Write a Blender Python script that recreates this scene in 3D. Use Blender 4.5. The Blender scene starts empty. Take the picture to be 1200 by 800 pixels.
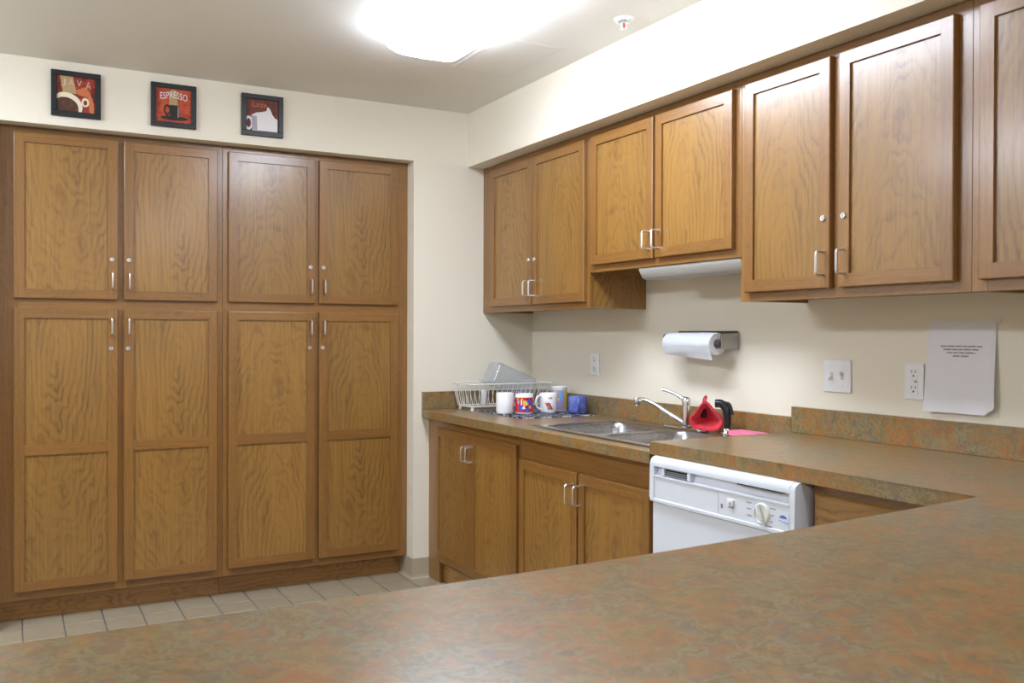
import bpy, bmesh, math, random
from mathutils import Vector, Matrix
random.seed(11)
S = bpy.context.scene
C = S.collection

# ------------------------------------------------------------------ camera
YAW, PITCH, ROLL = 0.4951, -0.0069, 0.0033
F_ = Vector((math.sin(YAW)*math.cos(PITCH), math.cos(YAW)*math.cos(PITCH), math.sin(PITCH)))
R_ = Vector((math.cos(YAW), -math.sin(YAW), 0)); U_ = R_.cross(F_)
Rr = math.cos(ROLL)*R_ + math.sin(ROLL)*U_; Ur = -math.sin(ROLL)*R_ + math.cos(ROLL)*U_
cam = bpy.data.objects.new('camera', bpy.data.cameras.new('camera')); C.objects.link(cam)
M = Matrix.Identity(4)
for i in range(3):
    M[i][0], M[i][1], M[i][2] = Rr[i], Ur[i], -F_[i]
M[0][3], M[1][3], M[2][3] = -2.4247, -4.2649, 1.2108
cam.matrix_world = M
cam.data.sensor_width = 36; cam.data.lens = 1082.3/1200*36; cam.data.clip_start = .02
cam.data.dof.use_dof = True; cam.data.dof.focus_distance = 3.9; cam.data.dof.aperture_fstop = 13
S.camera = cam

# ------------------------------------------------------------------ world, exposure
w = bpy.data.worlds.new('world'); S.world = w; w.use_nodes = True
w.node_tree.nodes['Background'].inputs[0].default_value = (.6, .65, .75, 1)
w.node_tree.nodes['Background'].inputs[1].default_value = .3
S.view_settings.view_transform = 'Standard'; S.view_settings.look = 'None'
S.view_settings.gamma = 1; S.view_settings.use_curve_mapping = False
S.view_settings.exposure = 0.46
LAMP_MAIN, LAMP_SIDE, LAMP_FILL = 19.0, 26.5, 18.0      # ceiling fixtures' emission; last value for the added fill pair behind the camera

# ------------------------------------------------------------------ materials
MATS = {}
def lin(r, g, b):
    f = lambda c: (c/255/12.92) if c/255 <= .04045 else ((c/255+.055)/1.055)**2.4
    return (f(r), f(g), f(b), 1)
class NT:
    def __init__(s, name):
        s.m = bpy.data.materials.new(name); s.m.use_nodes = True
        s.t = s.m.node_tree; s.b = s.t.nodes['Principled BSDF']; MATS[name] = s.m
    def n(s, typ, ins={}, **kw):
        o = s.t.nodes.new(typ)
        for k, v in kw.items(): setattr(o, k, v)
        for k, v in ins.items(): s.put(o.inputs[k], v)
        return o
    def put(s, sock, v):
        if isinstance(v, bpy.types.NodeSocket): s.t.links.new(v, sock)
        else: sock.default_value = v
    def math(s, op, a, b=None, clamp=False):
        o = s.n('ShaderNodeMath', operation=op, use_clamp=clamp); s.put(o.inputs[0], a)
        if b is not None: s.put(o.inputs[1], b)
        return o.outputs[0]
    def mix(s, f, a, b, blend='MIX'):
        o = s.n('ShaderNodeMix', data_type='RGBA', blend_type=blend)
        s.put(o.inputs[0], f); s.put(o.inputs[6], a); s.put(o.inputs[7], b); return o.outputs[2]
    def noise(s, vec, scale, detail=2, rough=.5, dist=0):
        o = s.n('ShaderNodeTexNoise'); s.put(o.inputs['Vector'], vec)
        o.inputs['Scale'].default_value = scale; o.inputs['Detail'].default_value = detail
        o.inputs['Roughness'].default_value = rough; o.inputs['Distortion'].default_value = dist
        return o.outputs['Fac']
    def vmul(s, v, k):
        o = s.n('ShaderNodeVectorMath', operation='MULTIPLY'); s.put(o.inputs[0], v); o.inputs[1].default_value = k
        return o.outputs[0]
    def ramp(s, f, stops, interp='LINEAR'):
        o = s.n('ShaderNodeValToRGB'); s.put(o.inputs[0], f); o.color_ramp.interpolation = interp
        e = o.color_ramp.elements
        e.remove(e[1]); e[0].position = stops[0][0]; e[0].color = stops[0][1]
        for p, c in stops[1:]: e.new(p).color = c
        return o.outputs[0]
    def rng(s, f, a, b, c=0., d=1.):
        o = s.n('ShaderNodeMapRange'); s.put(o.inputs[0], f)
        for i, v in zip((1, 2, 3, 4), (a, b, c, d)): o.inputs[i].default_value = v
        return o.outputs[0]
    def set(s, **kw):
        names = dict(color='Base Color', rough='Roughness', metal='Metallic', spec='Specular IOR Level', coat='Coat Weight',
                     coat_rough='Coat Roughness', normal='Normal', trans='Transmission Weight', ior='IOR', alpha='Alpha',
                     emit='Emission Color', estr='Emission Strength', sheen='Sheen Weight', sub='Subsurface Weight')
        for k, v in kw.items(): s.put(s.b.inputs[names[k]], v)
        return s.m
    def bump(s, h, strength=.2, dist=.001):
        o = s.n('ShaderNodeBump'); s.put(o.inputs['Height'], h)
        o.inputs['Strength'].default_value = strength; o.inputs['Distance'].default_value = dist
        return o.outputs[0]
def flat(name, col, rough=.5, metal=0, spec=.5, **kw):
    t = NT(name); t.set(color=col, rough=rough, metal=metal, spec=spec, **kw); return t.m

def oak(name, light, dark, ring=1.0, freq=48, vb=.26):
    t = NT(name)
    uv = t.n('ShaderNodeUVMap', uv_map='grain').outputs[0]
    sep = t.n('ShaderNodeSeparateXYZ', {0: uv}); u, v = sep.outputs[0], sep.outputs[1]
    rnd = t.n('ShaderNodeObjectInfo').outputs['Random']
    w1 = t.noise(t.vmul(uv, (5, 1.6, 1)), 1, 2)
    w2 = t.noise(t.vmul(uv, (9, 5, 1)), 1.3, 2)
    a = t.math('ADD', u, t.math('MULTIPLY', t.math('SUBTRACT', w1, .5), .08))
    b = t.math('ADD', t.math('MULTIPLY', v, vb), t.math('MULTIPLY', t.math('SUBTRACT', w2, .5), .11))
    r = t.math('SQRT', t.math('ADD', t.math('MULTIPLY', a, a), t.math('MULTIPLY', b, b)))
    jag = t.noise(t.vmul(uv, (70, 9, 1)), 1.5, 4, .65)
    q = t.math('FRACT', t.math('ADD', t.math('MULTIPLY', r, freq), t.math('MULTIPLY', jag, .8)))
    rings = t.ramp(q, [(0, (.1, .1, .1, 1)), (.12, (.55, .55, .55, 1)), (.5, (1, 1, 1, 1)), (.86, (.75, .75, .75, 1)), (1, (.1, .1, .1, 1))])
    fade = t.rng(t.noise(t.vmul(uv, (7, 1.2, 1)), 1.7, 2), .35, .68, .12, 1.0)
    streak = t.noise(t.vmul(uv, (130, 3.0, 1)), 1, 3, .6)
    pores = t.rng(t.noise(t.vmul(uv, (900, 22, 1)), 1, 2, .6), .50, .68)
    tone = t.noise(t.vmul(uv, (5, .8, 1)), 1, 2)
    k = t.math('MULTIPLY', t.math('MULTIPLY', t.math('SUBTRACT', 1., rings), fade), .62*ring)
    k = t.math('ADD', k, t.math('MULTIPLY', t.rng(streak, .35, .72), .36))
    k = t.math('ADD', k, t.math('MULTIPLY', pores, .18))
    k = t.math('ADD', k, t.math('MULTIPLY', t.math('SUBTRACT', tone, .5), .35), clamp=True)
    col = t.mix(k, light, dark)
    val = t.math('ADD', .92, t.math('MULTIPLY', rnd, .16))
    hsv = t.n('ShaderNodeHueSaturation', {'Value': val, 'Color': col}).outputs[0]
    t.set(color=hsv, rough=t.math('ADD', .34, t.math('MULTIPLY', k, .14)), spec=.5, coat=.5, coat_rough=.2,
          normal=t.bump(t.math('MULTIPLY', k, -1.), .16, .0006))
    return t.m
OAK = oak('oak_veneer', lin(154, 112, 51), lin(86, 56, 22), 1.1)
OAKF = oak('oak_frame', lin(142, 98, 44), lin(86, 54, 22), .5, 70)
OAKK = oak('oak_kick', lin(176, 126, 62), lin(84, 50, 22), 1.3, 60, .12)

def laminate():
    t = NT('slate_laminate')
    oc = t.n('ShaderNodeTexCoord').outputs['Object']
    wv = t.noise(oc, 4, 3)
    vec = t.n('ShaderNodeVectorMath', {0: oc, 1: (0, 0, 0)}, operation='ADD')
    wrp = t.n('ShaderNodeTexNoise'); t.put(wrp.inputs['Vector'], oc); wrp.inputs['Scale'].default_value = 7
    off = t.vmul(wrp.outputs['Color'], (.03, .03, .03)); t.put(vec.inputs[1], off); p = vec.outputs[0]
    n1 = t.noise(p, 6.5, 5, .62); n2 = t.noise(p, 15, 6, .68); n3 = t.noise(p, 46, 5, .7); n4 = t.noise(p, 150, 3, .6)
    n5 = t.noise(p, 85, 4, .65)
    f1 = t.noise(p, 13, 5, .64, .4)
    A_ = t.ramp(f1, [(.34, lin(120, 92, 60)), (.41, lin(146, 122, 84)), (.46, lin(156, 94, 48)), (.50, lin(154, 128, 86)), (.54, lin(122, 114, 82)), (.60, lin(160, 106, 56)), (.66, lin(124, 100, 68))])
    f2 = t.noise(p, 17, 5, .64, .3)
    B_ = t.ramp(f2, [(.34, lin(112, 100, 98)), (.42, lin(138, 130, 102)), (.47, lin(116, 92, 64)), (.52, lin(146, 136, 106)), (.58, lin(118, 104, 100)), (.64, lin(152, 110, 66))])
    c = t.mix(t.rng(t.noise(p, 4.5, 5, .62, .4), .46, .54), A_, B_)
    c = t.mix(t.math('MULTIPLY', t.rng(t.noise(p, 42, 3, .6), .50, .60), .38), c, lin(172, 114, 58))
    c = t.mix(t.math('MULTIPLY', t.rng(t.noise(p, 30, 3, .6), .50, .62), .30), c, lin(104, 84, 60))
    c = t.mix(1., c, (.90, .90, .74, 1), 'MULTIPLY')
    t.set(color=c, rough=.29, spec=.6, normal=t.bump(n4, .06, .0005))
    return t.m
LAM = laminate()

def paint(name, col, rough=.6, bs=260, bst=.05):
    t = NT(name); oc = t.n('ShaderNodeTexCoord').outputs['Object']
    c = t.mix(t.noise(oc, 1.3, 3), col, tuple(x*.95 for x in col[:3])+(1,))
    t.set(color=c, rough=rough, spec=.35, normal=t.bump(t.noise(oc, bs, 2), bst, .001)); return t.m
WALL = paint('cream_paint', lin(231, 223, 206))
CEIL = paint('ceiling_paint', lin(234, 231, 225), .8)
def tile_mat():
    t = NT('floor_tile'); oc = t.n('ShaderNodeTexCoord').outputs['Object']; rnd = t.n('ShaderNodeObjectInfo').outputs['Random']
    n = t.noise(oc, 14, 4); 
    c = t.mix(n, lin(150, 138, 114), lin(168, 156, 132)); c = t.mix(t.math('MULTIPLY', rnd, .5), c, lin(152, 140, 118))
    t.set(color=c, rough=.34, normal=t.bump(t.noise(oc, 60, 3), .08, .001)); return t.m
TILE = tile_mat()
GROUT = flat('grey_grout', lin(120, 118, 118), .9)
STEEL = NT('shaded_bowl_steel')
_n = STEEL.noise(STEEL.vmul(STEEL.n('ShaderNodeTexCoord').outputs['Object'], (40, 700, 700)), 1, 2)
STEEL = STEEL.set(color=(.42, .42, .43, 1), metal=1., rough=STEEL.rng(_n, .3, .7, .26, .30))  # bowl shade put into the colour, darker than the rim to look recessed
CHROME = flat('chrome', (.60, .60, .62, 1), .10, 1)
NICKEL = flat('satin_nickel', (.74, .75, .78, 1), .32, 1)
DARKM = flat('dark_metal', (.08, .08, .09, 1), .4, .6)
WHITEP = flat('white_enamel', lin(218, 223, 232), .28)
WHITEPL = flat('white_plastic', lin(232, 232, 234), .35)
GREYP = flat('grey_print', lin(120, 124, 134), .6)
BLACK = flat('black_plastic', (.012, .012, .014, 1), .32)
SLOT = flat('dark_slot', (.02, .02, .022, 1), .7)
BLACKF = flat('black_frame', (.010, .011, .014, 1), .45)
CERAM = flat('white_ceramic', lin(240, 240, 242), .15)
PAPER = NT('paper'); PAPER.set(color=lin(226, 224, 228), rough=.9, normal=PAPER.bump(PAPER.noise(PAPER.n('ShaderNodeTexCoord').outputs['Object'], 25, 3), .25, .004)); PAPER = PAPER.m
TOWEL = NT('paper_towel'); TOWEL.set(color=lin(245, 246, 248), rough=.95, normal=TOWEL.bump(TOWEL.noise(TOWEL.n('ShaderNodeTexCoord').outputs['Object'], 240, 2), .3, .001)); TOWEL = TOWEL.m
CARD = flat('cardboard', lin(176, 134, 92), .9)
INK = flat('ink', lin(62, 60, 66), .9)
RUBBER = flat('cove_base_rubber', lin(172, 158, 134), .55)
REDF = NT('red_quilted_cloth'); REDF.set(color=REDF.mix(REDF.noise(REDF.n('ShaderNodeTexCoord').outputs['Object'], 60, 3), lin(196, 22, 42), lin(214, 40, 58)), rough=.8, sheen=.3, normal=REDF.bump(REDF.noise(REDF.n('ShaderNodeTexCoord').outputs['Object'], 90, 2), .4, .002)); REDF = REDF.m
PINK = NT('pink_sponge'); PINK.set(color=lin(226, 120, 150), rough=.95, normal=PINK.bump(PINK.noise(PINK.n('ShaderNodeTexCoord').outputs['Object'], 400, 2), .6, .002)); PINK = PINK.m
def lampmat(name, strength, col=(.89, .985, 1.14, 1)):
    t = NT(name); t.set(color=(.9, .9, .9, 1), rough=.5, emit=col, estr=strength); return t.m
HOUSING = flat('lamp_housing', lin(240, 240, 238), .4)
def clearplastic():
    t = NT('clear_plastic')
    tr = t.n('ShaderNodeBsdfTransparent', {0: (.94, .95, .96, 1)}).outputs[0]
    gl = t.n('ShaderNodeBsdfGlossy', {'Color': (.9, .9, .9, 1), 'Roughness': .12}).outputs[0]
    df = t.n('ShaderNodeBsdfDiffuse', {'Color': (.75, .77, .8, 1)}).outputs[0]
    fr = t.math('ADD', .03, t.math('MULTIPLY', t.math('POWER', t.n('ShaderNodeLayerWeight', {'Blend': .5}).outputs['Facing'], 3.), .35))
    a = t.n('ShaderNodeMixShader', {0: .12, 1: tr, 2: df}).outputs[0]
    b = t.n('ShaderNodeMixShader', {0: fr, 1: a, 2: gl}).outputs[0]
    t.t.links.new(b, t.t.nodes['Material Output'].inputs[0]); return t.m
CLEAR = clearplastic()
def blotch(name, stops, scale=30, rough=.3, detail=3):
    t = NT(name); oc = t.n('ShaderNodeTexCoord').outputs['Object']
    t.set(color=t.ramp(t.noise(oc, scale, detail, .6), stops), rough=rough); return t.m
REDPRINT = blotch('red_abstract_print', [(0, lin(130, 20, 40)), (.42, lin(190, 24, 40)), (.56, lin(214, 50, 52)), (.7, lin(120, 20, 60))], 45, .2)
BLUEGLZ = blotch('blue_glaze', [(0, lin(50, 62, 130)), (.45, lin(84, 98, 172)), (.62, lin(110, 124, 190)), (.75, lin(60, 72, 140))], 40, .2)
ART1 = blotch('print_red_brown', [(.34, lin(60, 26, 20)), (.48, lin(122, 32, 20)), (.60, lin(166, 52, 24)), (.70, lin(76, 28, 22))], 22, .6)
ART2 = blotch('print_orange', [(.3, lin(120, 36, 18)), (.45, lin(166, 56, 24)), (.6, lin(190, 80, 36)), (.72, lin(140, 44, 22))], 40, .6)
ART3 = blotch('print_brown', [(.3, lin(64, 26, 18)), (.5, lin(98, 42, 28)), (.7, lin(120, 52, 30))], 35, .6)
TAN = flat('print_tan', lin(176, 146, 104), .7); CREAM = flat('print_cream', lin(226, 216, 190), .7)
COFFEE = blotch('print_coffee', [(.3, lin(46, 24, 18)), (.55, lin(86, 50, 34)), (.7, lin(120, 84, 50))], 25, .5)
PWHITE = flat('print_white', lin(225, 222, 222), .7); PGREY = flat('print_grey', lin(168, 160, 172), .7)
PBLACK = flat('print_black', lin(26, 22, 24), .6); PORANGE = flat('print_orange_ink', lin(196, 110, 66), .7)
PRED = flat('decal_red', lin(206, 30, 44), .3); PYEL = flat('decal_yellow', lin(236, 196, 60), .3)
PBLU = flat('decal_blue', lin(60, 84, 190), .3); PGRN = flat('decal_green', lin(40, 110, 70), .3); PLIL = flat('decal_lilac', lin(176, 150, 196), .3)
PSKY = flat('decal_sky', lin(110, 170, 226), .3); LOGO = flat('logo_blue', lin(70, 120, 206), .4); PORG = flat('decal_orange', lin(230, 120, 40), .3); PMUST = flat('decal_mustard', lin(206, 190, 60), .3)
def plaid():
    t = NT('navy_white_check_cloth'); oc = t.n('ShaderNodeTexCoord').outputs['Object']
    sp = t.n('ShaderNodeSeparateXYZ', {0: oc}); 
    def st(s): return t.math('GREATER_THAN', t.math('FRACT', t.math('MULTIPLY', s, 22.)), .86)
    g = t.math('MAXIMUM', st(sp.outputs[0]), st(sp.outputs[1]))
    g = t.math('MULTIPLY', g, t.rng(t.noise(oc, 70, 2), .40, .5))
    t.set(color=t.mix(g, lin(24, 30, 58), lin(214, 214, 218)), rough=.95, normal=t.bump(t.noise(oc, 300, 2), .4, .001)); return t.m
PLAID = plaid()

# ------------------------------------------------------------------ geometry helpers
WO = {}                                              # world origin of every object
def link(o, origin, parent):
    C.objects.link(o); WO[o.name] = Vector(origin)
    if parent is not None:
        o.parent = parent; o.location = Vector(origin) - WO[parent.name]
    else: o.location = origin
    return o
def tag(o, label, cat=None, group=None):
    o['label'] = label
    if cat: o['category'] = cat
    if group: o['group'] = group
    return o
def thing(name, origin, label, cat, group=None):
    o = bpy.data.objects.new(name, None); o.empty_display_size = .05
    link(o, origin, None); return tag(o, label, cat, group)
def struct(o): o['kind'] = 'structure'; return o
def finish(name, bm, mat, parent=None, smooth=False, origin=None, uv=None):
    """bm holds world coordinates; uv=(grain axis, du, dv) writes grain-aligned coordinates in metres"""
    bmesh.ops.recalc_face_normals(bm, faces=bm.faces[:])
    cs = [v.co for v in bm.verts]
    lo = Vector([min(c[i] for c in cs) for i in range(3)]); hi = Vector([max(c[i] for c in cs) for i in range(3)])
    if origin is None: origin = Vector(((lo.x+hi.x)/2, (lo.y+hi.y)/2, lo.z))
    origin = Vector(origin)
    if uv:
        g, du, dv = uv; L = bm.loops.layers.uv.new('grain'); mid = (lo+hi)/2
        for f in bm.faces:
            n = [abs(x) for x in f.normal]; d = n.index(max(n))
            if d != g: ua = 3-d-g; va = g
            else: ua, va = [(1, 2), (0, 2), (0, 1)][d]
            for l in f.loops:
                co = l.vert.co - mid
                l[L].uv = (co[ua]+du, (co[va] if d != g else co[va]*.1)+dv)
    bmesh.ops.translate(bm, verts=bm.verts[:], vec=-origin)
    me = bpy.data.meshes.new(name); bm.to_mesh(me); bm.free()
    me.materials.append(mat)
    if smooth:
        me.polygons.foreach_set('use_smooth', [True]*len(me.polygons))
        if smooth != 'all': me.set_sharp_from_angle(angle=math.radians(38))
    return link(bpy.data.objects.new(name, me), origin, parent)
def add_box(bm, lo, hi, bev=0, seg=1):
    a = [min(x, y) for x, y in zip(lo, hi)]; b = [max(x, y) for x, y in zip(lo, hi)]
    vs = [bm.verts.new((x, y, z)) for x in (a[0], b[0]) for y in (a[1], b[1]) for z in (a[2], b[2])]
    fs = [bm.faces.new([vs[i] for i in q]) for q in ((0, 1, 3, 2), (4, 6, 7, 5), (0, 4, 5, 1), (2, 3, 7, 6), (0, 2, 6, 4), (1, 5, 7, 3))]
    if bev:
        es = list({e for f in fs for e in f.edges})
        bmesh.ops.bevel(bm, geom=es, offset=bev, segments=seg, affect='EDGES', profile=.5)
def box(name, lo, hi, mat, parent=None, bev=0, seg=1, uv=None, smooth=False):
    bm = bmesh.new(); add_box(bm, lo, hi, bev, seg); return finish(name, bm, mat, parent, smooth, uv=uv)
def straight(g): return (g, random.choice((-1, 1))*random.uniform(.18, .5), random.uniform(-3, 3))
def cath(g): return (g, random.uniform(-.05, .05), random.uniform(-.5, .9))
def wbox(name, lo, hi, parent, g, mat=None, bev=.0012, panel=False):
    return box(name, lo, hi, mat or OAKF, parent, bev, uv=cath(g) if panel else straight(g))
def add_tube(bm, pts, r, seg=8, closed=False, caps=True):
    pts = [Vector(p) for p in pts]; n = len(pts); rs = r if isinstance(r, (list, tuple)) else [r]*n
    rings = []; prev = None
    for i, p in enumerate(pts):
        if closed: t = (pts[(i+1) % n]-pts[i-1]).normalized()
        else: t = (pts[min(i+1, n-1)]-pts[max(i-1, 0)]).normalized()
        if prev is None:
            a = Vector((0, 0, 1)) if abs(t.z) < .9 else Vector((1, 0, 0)); nx = (a - t*a.dot(t)).normalized()
        else: nx = (prev - t*prev.dot(t)).normalized()
        prev = nx; ny = t.cross(nx)
        rings.append([bm.verts.new(p + rs[i]*(math.cos(2*math.pi*k/seg)*nx + math.sin(2*math.pi*k/seg)*ny)) for k in range(seg)])
    for i in range(n if closed else n-1):
        A, B = rings[i], rings[(i+1) % n]
        for k in range(seg): bm.faces.new((A[k], A[(k+1) % seg], B[(k+1) % seg], B[k]))
    if not closed and caps: bm.faces.new(rings[0]); bm.faces.new(rings[-1][::-1])
def tube(name, pts, r, mat, parent=None, seg=8, closed=False):
    bm = bmesh.new(); add_tube(bm, pts, r, seg, closed); return finish(name, bm, mat, parent, True)
def rounded(pts, rad, n=4):
    """polyline with rounded inner corners"""
    pts = [Vector(p) for p in pts]; out = [pts[0]]
    for i in range(1, len(pts)-1):
        p, a, b = pts[i], (pts[i-1]-pts[i]).normalized(), (pts[i+1]-pts[i]).normalized()
        for k in range(n+1):
            s = k/n; q0 = p+a*rad*(1-s); q1 = p+b*rad*s; out.append(q0.lerp(q1, s))
    return out+[pts[-1]]
def smooth_path(pts, n=6):
    pts = [Vector(p) for p in pts]; out = []
    P = [2*pts[0]-pts[1]]+pts+[2*pts[-1]-pts[-2]]
    for i in range(1, len(P)-2):
        for k in range(n):
            t = k/n; a, b, c, d = P[i-1:i+3]
            out.append(.5*((2*b)+(c-a)*t+(2*a-5*b+4*c-d)*t*t+(3*b-a-3*c+d)*t**3))
    return out+[pts[-1]]
def add_lathe(bm, c, prof, axis=2, seg=32):
    """prof: (radius, height) pairs, revolved about an axis through c"""
    c = Vector(c); rings = []
    for r, h in prof:
        ring = []
        for k in range(seg):
            a = 2*math.pi*k/seg; p = [0, 0, 0]; i, j = [(1, 2), (2, 0), (0, 1)][axis]
            p[i] = r*math.cos(a); p[j] = r*math.sin(a); p[axis] = h
            ring.append(bm.verts.new(c+Vector(p)))
        rings.append(ring)
    for A, B in zip(rings, rings[1:]):
        for k in range(seg): bm.faces.new((A[k], A[(k+1) % seg], B[(k+1) % seg], B[k]))
    if prof[0][0] > 1e-6: bm.faces.new(rings[0])
    if prof[-1][0] > 1e-6: bm.faces.new(rings[-1][::-1])
    bmesh.ops.remove_doubles(bm, verts=bm.verts[:], dist=1e-6)
def lathe(name, c, prof, mat, parent=None, axis=2, seg=32):
    bm = bmesh.new(); add_lathe(bm, c, prof, axis, seg); return finish(name, bm, mat, parent, True)
def prism(name, poly, axis, a, b, mat, parent=None, bev=0, smooth=False, seg=1):
    """poly in the plane of the other two axes (in axis order), extruded from a to b"""
    bm = bmesh.new(); ax = [i for i in range(3) if i != axis]
    def V(p, h):
        q = [0, 0, 0]; q[ax[0]], q[ax[1]], q[axis] = p[0], p[1], h; return bm.verts.new(q)
    A = [V(p, a) for p in poly]; B = [V(p, b) for p in poly]; n = len(poly)
    bm.faces.new(A); bm.faces.new(B[::-1])
    for i in range(n): bm.faces.new((A[i], A[(i+1) % n], B[(i+1) % n], B[i]))
    if bev: bmesh.ops.bevel(bm, geom=bm.edges[:], offset=bev, segments=seg, affect='EDGES', profile=.5)
    return finish(name, bm, mat, parent, smooth)
def text(name, s, centre, height, width, mat, parent, plane='A', shear=0, depth=.0004, warp=None):
    cu = bpy.data.curves.new('t', 'FONT'); cu.body = s; cu.align_x = 'CENTER'; cu.align_y = 'CENTER'; cu.extrude = .001; cu.shear = shear; cu.resolution_u = 3
    to = bpy.data.objects.new('t', cu); C.objects.link(to); dg = bpy.context.evaluated_depsgraph_get()
    me = bpy.data.meshes.new_from_object(to.evaluated_get(dg)); bpy.data.objects.remove(to)
    bm = bmesh.new(); bm.from_mesh(me); bpy.data.meshes.remove(me)
    xs = [v.co.x for v in bm.verts]; ys = [v.co.y for v in bm.verts]
    for v in bm.verts:
        sx = (v.co.x-min(xs))/(max(xs)-min(xs))-.5; sy = (v.co.y-min(ys))/(max(ys)-min(ys))-.5; d = depth if v.co.z > 0 else 0
        if warp: sy += warp(sx)
        if plane == 'A': v.co = (centre[0]+sx*width, centre[1]-d, centre[2]+sy*height)
        else: v.co = (centre[0]-d, centre[1]-sx*width, centre[2]+sy*height)
    return finish(name, bm, mat, parent)

# ------------------------------------------------------------------ key dimensions (metres)
ZC = 2.34; ZS = 2.0663; DS = .3816                    # ceiling, soffit underside, soffit depth
NL, NR, NT_Z = -2.489, -.6766, 2.0728                 # pantry niche
YP = .0836                                            # pantry face frame plane
DF, ZU, ZU2 = .2914, 1.3242, 1.4735                   # upper cabinets
DC, ZL, ZH, TC = .6333, .8395, .8731, .0406           # worktops
DB = .5924
ROOM_L, ROOM_B = -4.6, -7.6

# ------------------------------------------------------------------ the room
def slabs(name, boxes, mat):
    bm = bmesh.new()
    for lo, hi in boxes: add_box(bm, lo, hi)
    return struct(finish(name, bm, mat))
slabs('wall_back', [((NL, 0, NT_Z), (NR, .72, ZC)), ((ROOM_L, 0, 0), (NL, .72, ZC)), ((NR, 0, 0), (0, .72, ZC)), ((NL, .70, 0), (NR, .72, NT_Z))], WALL)
slabs('wall_right', [((0, ROOM_B, 0), (.12, .72, ZC))], WALL)
slabs('wall_left', [((ROOM_L-.12, ROOM_B, 0), (ROOM_L, .72, ZC))], WALL)
slabs('wall_front', [((ROOM_L, ROOM_B-.12, 0), (0, ROOM_B, ZC))], WALL)
slabs('wall_soffit', [((-DS, ROOM_B, ZS), (0, 0, ZC))], WALL)
slabs('ceiling', [((ROOM_L-.12, ROOM_B-.12, ZC), (.12, .72, ZC+.1))], CEIL)
floor = slabs('floor', [((ROOM_L-.12, ROOM_B-.12, -.06), (.12, .72, -.006))], GROUT)
# floor tiles, about 153 mm square with grey joints
TS, GAP = .1531, .006
def tile_bm(x0, y0, bm):
    add_box(bm, (x0+GAP/2, y0+GAP/2, -.012), (x0+TS-GAP/2, y0+TS-GAP/2, 0), .0012)
first = None; rest = bmesh.new()
for i in range(-27, 6):
    for j in range(-48, 3):
        x0 = -.861+TS*i; y0 = -.163+TS*j
        if x0 < ROOM_L or x0+TS > .01 or y0 < ROOM_B: continue
        if y0+TS > 0 and not (NL < x0+TS/2 < NR): continue
        if -13 <= i <= 1 and j > -14:
            if first is None:
                bm = bmesh.new(); tile_bm(0, 0, bm); first = finish('tile', bm, TILE, floor, origin=(0, 0, -.012)); o = first
            else:
                o = first.copy(); C.objects.link(o); o.parent = floor
            o.location = Vector((x0, y0, -.012)) - WO['floor']
        else: tile_bm(x0, y0, rest)
rt = finish('tile', rest, TILE, floor); rt['kind'] = 'stuff'
for y0 in (-.163+TS, -.163+2*TS):
    box('tile', (-.861+TS+GAP/2, y0+GAP/2, -.012), (NR-.001, y0+TS-GAP/2, 0), TILE, floor, .0012)
# cove base round the pillar between pantry and sink run
cove = [(0, .0), (-.016, .0), (-.009, .006), (-.006, .018), (-.005, .097), (-.003, .1), (0, .1)]
bm = bmesh.new()
path = [(NR-.0005, .155), (NR-.0005, 0), (-DB-.001, 0)]
rows = []
for (px, py), (nx, ny) in zip(path, [(-1, 0), (-1, -1), (0, -1)]):
    rows.append([bm.verts.new((px+nx*(-d), py+ny*(-d), z)) for d, z in cove])
for A, B in zip(rows, rows[1:]):
    for k in range(len(cove)-1): bm.faces.new((A[k], A[k+1], B[k+1], B[k]))
bm.faces.new(rows[0]); bm.faces.new(rows[-1][::-1])
struct(finish('baseboard_back', bm, RUBBER))

# ------------------------------------------------------------------ ceiling things
def ceiling_light(x, y0, y1, strength, label):
    W, H = .30, .088
    t = thing('ceiling_light', (x, (y0+y1)/2, ZC-H), label, 'ceiling light', 'fluorescent ceiling lights')
    box('housing', (x-.12, y0+.02, ZC-.03), (x+.12, y1-.02, ZC-.0005), HOUSING, t)
    bm = bmesh.new(); n = 10; ey = .05
    secs = [(y0, .55, .35), (y0+.012, .86, .75), (y0+ey, 1, 1), (y1-ey, 1, 1), (y1-.012, .86, .75), (y1, .55, .35)]
    rings = []
    for yy, sx, sz in secs:
        ring = []
        for k in range(n+1):
            a = math.pi*k/n; cx = math.copysign(abs(math.cos(a))**.45, math.cos(a)); cz = math.sin(a)**.55 if 0 < k < n else 0
            ring.append(bm.verts.new((x+cx*W/2*(.8+.2*sx), yy, ZC-.012-(H-.012)*cz*sz)))
        rings.append(ring)
    for A, B in zip(rings, rings[1:]):
        for k in range(n): bm.faces.new((A[k], A[k+1], B[k+1], B[k]))
    bm.faces.new(rings[0]); bm.faces.new(rings[-1][::-1])
    finish('lens', bm, lampmat('lit_lens', strength), t, True)
    return t
ceiling_light(-1.056, -2.24, -.985, LAMP_MAIN, 'lit white fluorescent wraparound light on the ceiling before the pantry')
ceiling_light(-3.25, -1.75, -.50, LAMP_SIDE, 'lit wraparound ceiling light to the left of the pantry doors, outside the photo')
ceiling_light(-1.056, -6.3, -5.05, LAMP_FILL, 'added wraparound fill light behind the photographer by the sink wall, outside the photo')  # unseen fixture added to light the near side
ceiling_light(-3.25, -6.3, -5.05, LAMP_FILL, 'added wraparound fill light behind the photographer to the left, outside the photo')  # second unseen fixture, added for more fill from behind
t = thing('access_panel', (-.64, -.94, ZC-.0018), 'flat white access hatch in the ceiling beside the light', 'hatch')
bm = bmesh.new(); x0, x1, y0, y1 = -.80, -.51, -1.16, -.715
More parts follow.
